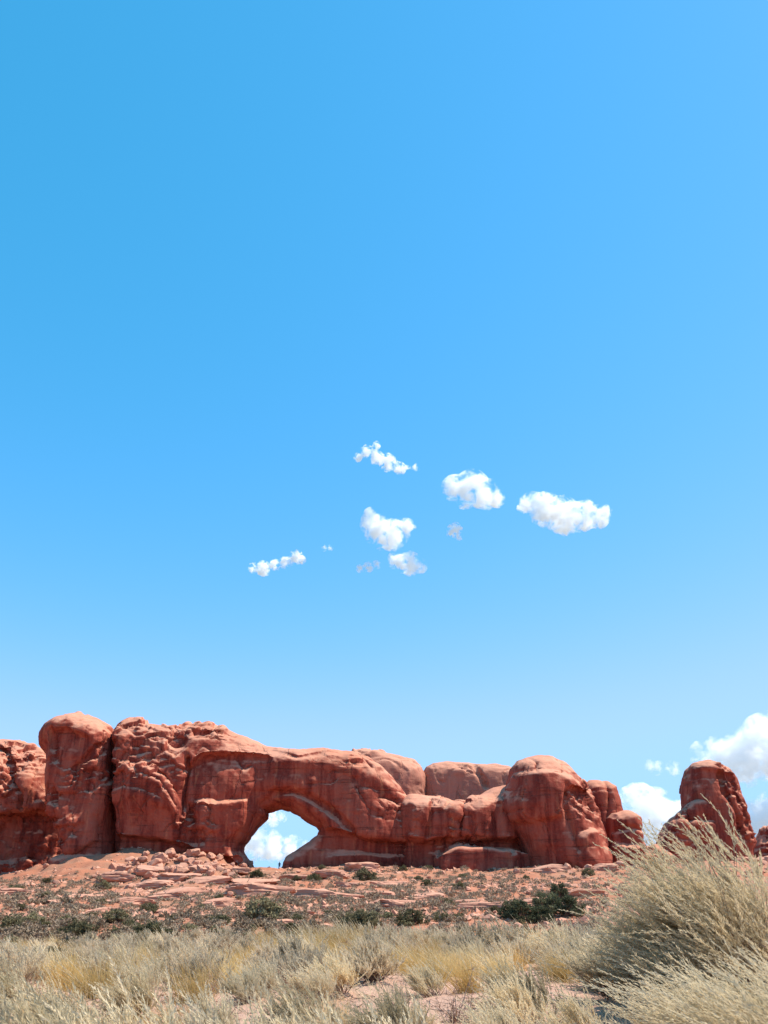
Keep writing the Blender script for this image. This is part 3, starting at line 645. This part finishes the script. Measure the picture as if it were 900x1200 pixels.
# ------------------------------------------------------------------ foreground plants
def fg(x, y): return (x, y, float(ground(x, y)) - .02)
def fx_at(px, y): return (px - 450) / FPX * y * 1.10
def lab(kind):
    return {'sage': ('sagebrush', 'pale feathery windblown sagebrush', 'sagebrush', 'feathery sagebrush on the rise'),
            'grey': ('grey_sagebrush', 'rounded soft grey sagebrush', 'sagebrush', 'rounded grey sagebrush'),
            'grass': ('grass_clump', 'golden seeding bunch grass', 'grass', 'golden grass clumps'),
            'dead': ('dead_shrub', 'bare brown twiggy dead shrub', 'dead shrub', 'dead twiggy shrubs')}[kind]
LIB = {'sage': SAGE, 'grey': GREY, 'grass': GRASS, 'dead': DEAD}
SAND = [(425, 1176, 45, 10), (628, 1148, 34, 12), (205, 1157, 20, 8), (22, 1170, 20, 8), (488, 1128, 20, 6), (545, 1180, 55, 13), (655, 1168, 22, 10), (385, 1190, 36, 8)]
def near_what(x, y):
    px, py = proj(x, y, float(ground(x, y)))
    if math.hypot(x - 3.4, y - 8) < 2.6: return 'beside the tall bush'
    for a, b, c, d in SAND:
        if ((px - a) / (c + 28)) ** 2 + ((py - b) / (d + 10)) ** 2 < 1: return 'edging a bare sand patch'
    return 'at the front of the sandy rise' if y < 7 else 'on the sandy rise' if y < 14 else 'behind the rise below ' + below(px)
def put(kind, x, y, sc, zs=1.0):
    nm, lb, ct, gp = lab(kind); lb = lb + ' ' + near_what(x, y); plant(nm, fg(x, y), LIB[kind][random.randrange(len(LIB[kind]))], sc, lb, ct, gp, random.uniform(-.9, .9), zs)
GOLDZ = [(625, 1105, 60, 24), (505, 1140, 40, 18), (40, 1125, 50, 18), (280, 1150, 30, 20), (400, 1130, 40, 18), (100, 1170, 50, 18), (330, 1120, 40, 14), (580, 1150, 40, 16), (700, 1185, 26, 14)]
def inz(zs_, px, py): return any(((px - a) / c) ** 2 + ((py - b) / d) ** 2 < 1 for a, b, c, d in zs_)
random.seed(21)
y = 5.6
while y < 33:
    half = y * .62; x = -half
    while x < half:
        xx, yy = x + random.uniform(-.2, .2), y + random.uniform(-.2, .2); px, py = proj(xx, yy, float(ground(xx, yy)))
        if -60 < px < 960 and not inz(SAND, px, py) and not (px > 690 and yy < 9.5):
            u = random.random()
            if inz(GOLDZ, px, py): kind = 'grass' if u < .8 else 'sage'
            elif yy > 19: kind = 'grey' if u < .66 else ('sage' if u < .82 else 'grass')
            elif yy > 10.5: kind = 'grey' if u < .36 else ('sage' if u < .60 else ('grass' if u < .9 else 'dead'))
            else: kind = 'sage' if u < .55 else ('grass' if u < .80 else 'dead')
            sc = {'sage': random.uniform(.6, .95), 'grey': random.uniform(.8, 1.15), 'grass': random.uniform(.75, 1.1), 'dead': random.uniform(.7, 1.2)}[kind] * (.8 + .25 * min(max((yy - 7) / 6, 0), 1) + .3 * min(max((yy - 15) / 8, 0), 1))
            if yy > 13: sc *= random.uniform(.7, 1.3) * (.72 if px < 130 else 1.12 if 340 < px < 450 or 520 < px < 680 else .9)
            if random.random() < .9: put(kind, xx, yy, sc)
        x += .46 + .020 * y + random.uniform(0, .2)
    y += .50 + .024 * y
for px, yy, sc in [(175, 4.9, 1.0), (240, 4.6, 1.05), (310, 4.7, 1.1), (385, 4.55, .95), (450, 4.8, 1.0), (20, 4.7, .9), (90, 4.6, .85), (560, 4.5, .8), (640, 4.45, .75)]:
    put('sage', fx_at(px, yy), yy, sc)
# the tall bush, its woody foot bare on the lee side, and the low spreading one before it
wd, fo = sage_parts(301, 1650, .88, 1.22, .36, 48, (.056, .0085), wind=.42, up=.10, lean=(-.24, 0), inner=.5)
plant('tall_sagebrush', fg(3.12, 8.0), [('branches', wd.mesh('branches', TWIG)), ('plumes', fo.mesh('plumes', PLUME_T))], 1.0, 'tall feathery bush overtopping all others, bare reddish stems at its foot', 'sagebrush')
wd, fo = sage_parts(302, 1100, .85, .48, .30, 44, (.042, .006), wind=.6, up=.15, lean=(-.34, 0), inner=.62)
LOWB = [('branches', wd.mesh('branches', TWIG)), ('plumes', fo.mesh('plumes', PLUME_T))]
plant('spreading_sagebrush', fg(2.15, 4.9), LOWB, 1.0, 'broad pale wind-combed bush growing in front of the tall one', 'sagebrush')
for px, yy, sc in [(735, 8.3, 1.35), (700, 8.8, 1.25), (664, 9.6, 1.15), (712, 9.6, 1.2), (682, 10.6, 1.2), (760, 10.6, 1.2), (740, 7.6, .95), (880, 10.2, .7), (930, 7.0, .5), (960, 9, .6)]: put('sage', fx_at(px, yy), yy, sc)

for px, yy, sc in [(845, 7.3, 1.5), (870, 7.5, 1.7), (815, 7.3, 1.3)]: put('dead', fx_at(px, yy), yy, sc)
# plant litter on the sand
g = np.random.default_rng(5); n = 9000; yy = 4.2 + 13 * g.random(n) ** 1.5; xx = (g.random(n) - .5) * 1.25 * yy; zz = ground(xx, yy) + .006
a = g.uniform(0, 6.28, n); D = np.stack([np.cos(a), np.sin(a), g.normal(.1, .2, n)], 1); L_ = g.uniform(.03, .16, n)
lit = Tri(); Pl, Tl = curves(np.stack([xx, yy, zz], 1), D / np.linalg.norm(D, axis=1, keepdims=True), L_, .2 * g.normal(size=(n, 3)) * [1, 1, .2], 3); ribbons(lit, Pl, Tl, .010, .004, g)
o = bpy.data.objects.new('plant_litter', lit.mesh('plant_litter', TWIG)); COL.objects.link(o); tag(o, 'dead twigs and leaf litter strewn on the sand', 'litter', kind='stuff')
n = 16000; yy = 4.2 + 14 * g.random(n) ** 1.3; xx = (g.random(n) - .5) * 1.25 * yy; keep = fbm(P3(xx / 1.1, yy / 1.1, 0 * xx), 3, 77) > .0; xx, yy = xx[keep], yy[keep]; n = len(xx)
D = hemi(g, n, .5, (-.3, 0)); sg = Tri(); Pl, Tl = curves(np.stack([xx, yy, ground(xx, yy)], 1), D, g.uniform(.08, .26, n), WIND[None] * g.uniform(.1, .5, (n, 1)) + .1 * g.normal(size=(n, 3)), 4); ribbons(sg, Pl, Tl, .006, .002, g)
o = bpy.data.objects.new('dry_grass', sg.mesh('dry_grass', STRAW)); COL.objects.link(o); tag(o, 'short dry straw growing thinly between the bushes', 'grass', kind='stuff')

# ------------------------------------------------------------------ the hiker in the window
def hiker():
    x, _ = at(327.5, 1013, 187.0); x = float(x); gz = float(ground(x, 187.0))
    J = [(0, 0, .95), (0, 0, 1.2), (0, 0, 1.42), (0, 0, 1.53), (0, -.02, 1.62), (0, -.02, 1.74),
         (-.19, 0, 1.40), (-.30, -.04, 1.14), (-.22, -.16, .98), (-.19, -.22, .94), (.19, 0, 1.40), (.34, -.03, 1.18), (.30, -.12, 1.02), (.28, -.17, .96),
         (-.10, 0, .90), (-.19, -.02, .50), (-.25, .02, .09), (-.27, -.14, .04), (.10, 0, .90), (.18, -.03, .50), (.24, .01, .09), (.26, -.15, .04)]
    E = [(0, 1), (1, 2), (2, 3), (3, 4), (4, 5), (2, 6), (6, 7), (7, 8), (8, 9), (2, 10), (10, 11), (11, 12), (12, 13), (0, 14), (14, 15), (15, 16), (16, 17), (0, 18), (18, 19), (19, 20), (20, 21)]
    Rr = [.15, .14, .15, .06, .10, .09, .075, .05, .04, .035, .075, .05, .04, .035, .10, .07, .045, .045, .10, .07, .045, .045]
    me = bpy.data.meshes.new('person'); me.from_pydata(J, E, [])
    o = bpy.data.objects.new('person', me); COL.objects.link(o); o.location = (x, 187.0, gz)
    me.skin_vertices or o.modifiers.new('skin', 'SKIN')
    if not o.modifiers: o.modifiers.new('skin', 'SKIN')
    if not me.skin_vertices:
        bpy.context.view_layer.objects.active = o
    for sv, r_ in zip(me.skin_vertices[0].data, Rr): sv.radius = (r_, r_ * .8)
    me.skin_vertices[0].data[0].use_root = True
    o.modifiers.new('sub', 'SUBSURF').levels = 1; o.modifiers['sub'].render_levels = 2
    t = NT('hiker_clothes'); zc = t.n('SeparateXYZ', {0: t.n('TexCoord').outputs['Object']}).outputs[2]
    zr = t.math('DIVIDE', zc, 2.0)
    nd = t.n('ValToRGB', {'Fac': zr}); nd.color_ramp.interpolation = 'CONSTANT'; el = nd.color_ramp.elements
    for pos, c in ((0.0, (.03, .025, .02)), (.06, (.04, .05, .08)), (.475, (.05, .07, .07)), (.74, (.45, .26, .18)), (.83, (.05, .03, .02))):
        e = el.new(pos); e.color = (*c, 1)
    me.materials.append(t.surf(t.n('BsdfPrincipled', {'Base Color': nd.outputs[0], 'Roughness': .8}).outputs[0]))
    tag(o, 'person in dark clothes standing legs apart in the window of the arch', 'person')
hiker()

# ------------------------------------------------------------------ clouds
def cloud(blobs, Y, label, group, seed, dens=2.0, wisp=.5):
    """vapour in a billowing hull: density falls off from the blob centres and is torn by noise"""
    B = np.array(blobs, float); x, z = at(B[:, 0], B[:, 1], Y); k = Y / FPX / ray(450, B[:, 1].mean())[1]; r = B[:, 2] * k * (1.4 if Y < 9000 else 1.6)
    g = np.random.default_rng(seed); yb = g.uniform(-.3, .3, len(B)) * r.max()
    C = np.stack([x, yb, z], 1); pad = r.max() * .25; lo = (C - r[:, None]).min(0) - pad; hi = (C + r[:, None]).max(0) + pad
    h = (hi - lo).max() / 56; ax = [np.arange(lo[i], hi[i], h) for i in range(3)]; G = np.stack(np.meshgrid(*ax, indexing='ij'), -1)
    F = np.full(G.shape[:3], 1e9)
    for c, rr in zip(C, r): F = np.minimum(F, np.linalg.norm(G - c, axis=-1) - rr)
    s_ = r.mean(); V, Q = surface_nets((F + s_ * .12 * fbm(G / s_ + seed, 3, seed)).astype(np.float32), lo, h); V[:, 1] += Y
    C[:, 1] += Y; loc = V.mean(0); loc[2] = V[:, 2].min(); C = C - loc
    t = NT('cloud_vapour'); p0 = t.n('TexCoord').outputs['Object']; p = p0; f = None
    for sc_, am in ((.55, 1.5), (1.7, .75)):
        wv = t.n('TexNoise', {'Vector': p0, 'Scale': float(sc_ / s_), 'Detail': 3.0, 'Roughness': .6}).outputs[1]
        wv = t.n('VectorMath', {0: wv, 1: (.5, .5, .5)}, operation='SUBTRACT').outputs[0]
        wv = t.n('VectorMath', {0: wv, 1: (float(am * s_), float(am * s_), float(am * s_ * .7))}, operation='MULTIPLY').outputs[0]
        p = t.n('VectorMath', {0: p, 1: wv}, operation='ADD').outputs[0]
    for c, rr in zip(C, r):
        d = t.n('VectorMath', {0: p, 1: tuple(map(float, c))}, operation='DISTANCE').outputs['Value']
        e = t.math('MULTIPLY_ADD', d, float(-1 / rr), 1.0); f = e if f is None else t.n('Math', {0: f, 1: e, 2: .25}, operation='SMOOTH_MAX').outputs[0]
    nz = t.n('TexNoise', {'Vector': p, 'Scale': float(1.0 / s_), 'Detail': 7.0, 'Roughness': .66, 'Distortion': .3}).outputs[0]
    nzh = t.n('TexNoise', {'Vector': p, 'Scale': float(3.2 / s_), 'Detail': 5.0, 'Roughness': .6}).outputs[0]
    f = t.math('ADD', f, t.math('MULTIPLY', t.math('SUBTRACT', nzh, .5), .9))
    f = t.math('ADD', f, t.math('MULTIPLY', t.math('SUBTRACT', nz, .5), 4.5 * wisp + 2.0))
    rho = t.n('MapRange', {'Value': f, 'From Min': .15, 'From Max': 1.1, 'To Min': 0.0, 'To Max': float(dens * 2.9 / s_)}, interpolation_type='SMOOTHSTEP').outputs[0]
    v = t.n('VolumePrincipled', {'Color': (1, 1, 1, 1), 'Density': rho, 'Anisotropy': 0.0})
    t.t.links.new(v.outputs[0], t.out.inputs['Volume']); t.m.cycles.volume_step_rate = .25
    o = mesh_obj('cloud', V, Q, t.m, loc=tuple(map(float, loc))); tag(o, label, 'cloud', group); return o
UP = 'small clouds in the blue sky'; HZ = 'clouds low over the horizon'
cloud([(430, 529, 6), (441, 535, 7), (454, 543, 8), (468, 547, 6), (488, 549, 4), (441, 522, 4), (419, 535, 4), (478, 548, 3)], 3400, 'ragged wispy cloud, highest of the small clouds', UP, 1, 1.6, .8)
cloud([(535, 573, 13), (552, 570, 15), (568, 578, 14), (580, 586, 9), (545, 584, 10), (560, 560, 6)], 3400, 'plump round cloud next to the long flat one', UP, 2)
cloud([(622, 592, 11), (640, 600, 16), (660, 603, 17), (680, 605, 14), (700, 608, 11), (710, 600, 6), (628, 583, 5), (690, 598, 8), (613, 594, 5)], 3400, 'longest of the small clouds, with a ragged trailing end', UP, 3)
cloud([(435, 610, 11), (445, 622, 15), (460, 624, 14), (475, 620, 9), (448, 634, 8), (434, 602, 6)], 3400, 'lumpy white cloud right above the oval one', UP, 4)
cloud([(533, 621, 7), (538, 630, 3), (528, 625, 4)], 3400, 'tiny faint puff below the plump round cloud', UP, 5, 1.5, .7)
cloud([(465, 657, 9), (480, 661, 11), (492, 663, 7), (470, 664, 7)], 3400, 'small smooth oval cloud under the lumpy one', UP, 6)
cloud([(422, 666, 4), (432, 664, 5), (441, 661, 4)], 3400, 'thin streak of cloud beside the oval one', UP, 7, 1.5, .5)
cloud([(296, 666, 5), (308, 665, 7), (321, 663, 6), (334, 659, 6), (346, 652, 7), (354, 656, 4)], 3400, 'flat cloud drifting alone with a curled end', UP, 8, 2.2, .6)
cloud([(380, 642, 3), (387, 642, 3)], 3400, 'barely visible scrap of cloud by the curled one', UP, 9, .6, .5)
cloud([(830, 886, 12), (852, 884, 16), (876, 884, 23), (902, 876, 25), (886, 861, 10), (908, 858, 15), (900, 905, 14), (940, 890, 26), (980, 895, 28), (880, 906, 10)], 14000, 'large white cumulus behind the top of the lone spire', HZ, 10, 2.4)
cloud([(745, 946, 18), (770, 947, 16), (760, 965, 24), (735, 955, 12), (790, 957, 15), (780, 985, 20), (750, 988, 15), (725, 960, 14), (700, 975, 20)], 14000, 'white cloud in the gap between the split tower and the spire', HZ, 11, 2.4)
cloud([(888, 960, 16), (905, 957, 20), (925, 960, 24), (876, 968, 12), (955, 970, 20), (890, 980, 14)], 14000, 'low cloud bank beyond the layered bluff', HZ, 12, 2)
cloud([(762, 897, 5), (770, 899, 6), (790, 900, 6), (782, 900, 3)], 14000, 'faint short streak of cloud near the spire top', HZ, 13, .4, .5)
cloud([(318, 959, 7), (308, 962, 6), (330, 957, 5)], 14000, 'thin cloud seen high in the arch window', HZ, 14, 1.5, .5)
cloud([(300, 990, 12), (320, 991, 12), (342, 992, 9), (302, 998, 8), (280, 990, 13), (356, 995, 6)], 14000, 'bright cloud bank seen low through the arch window', HZ, 15, 2.4)
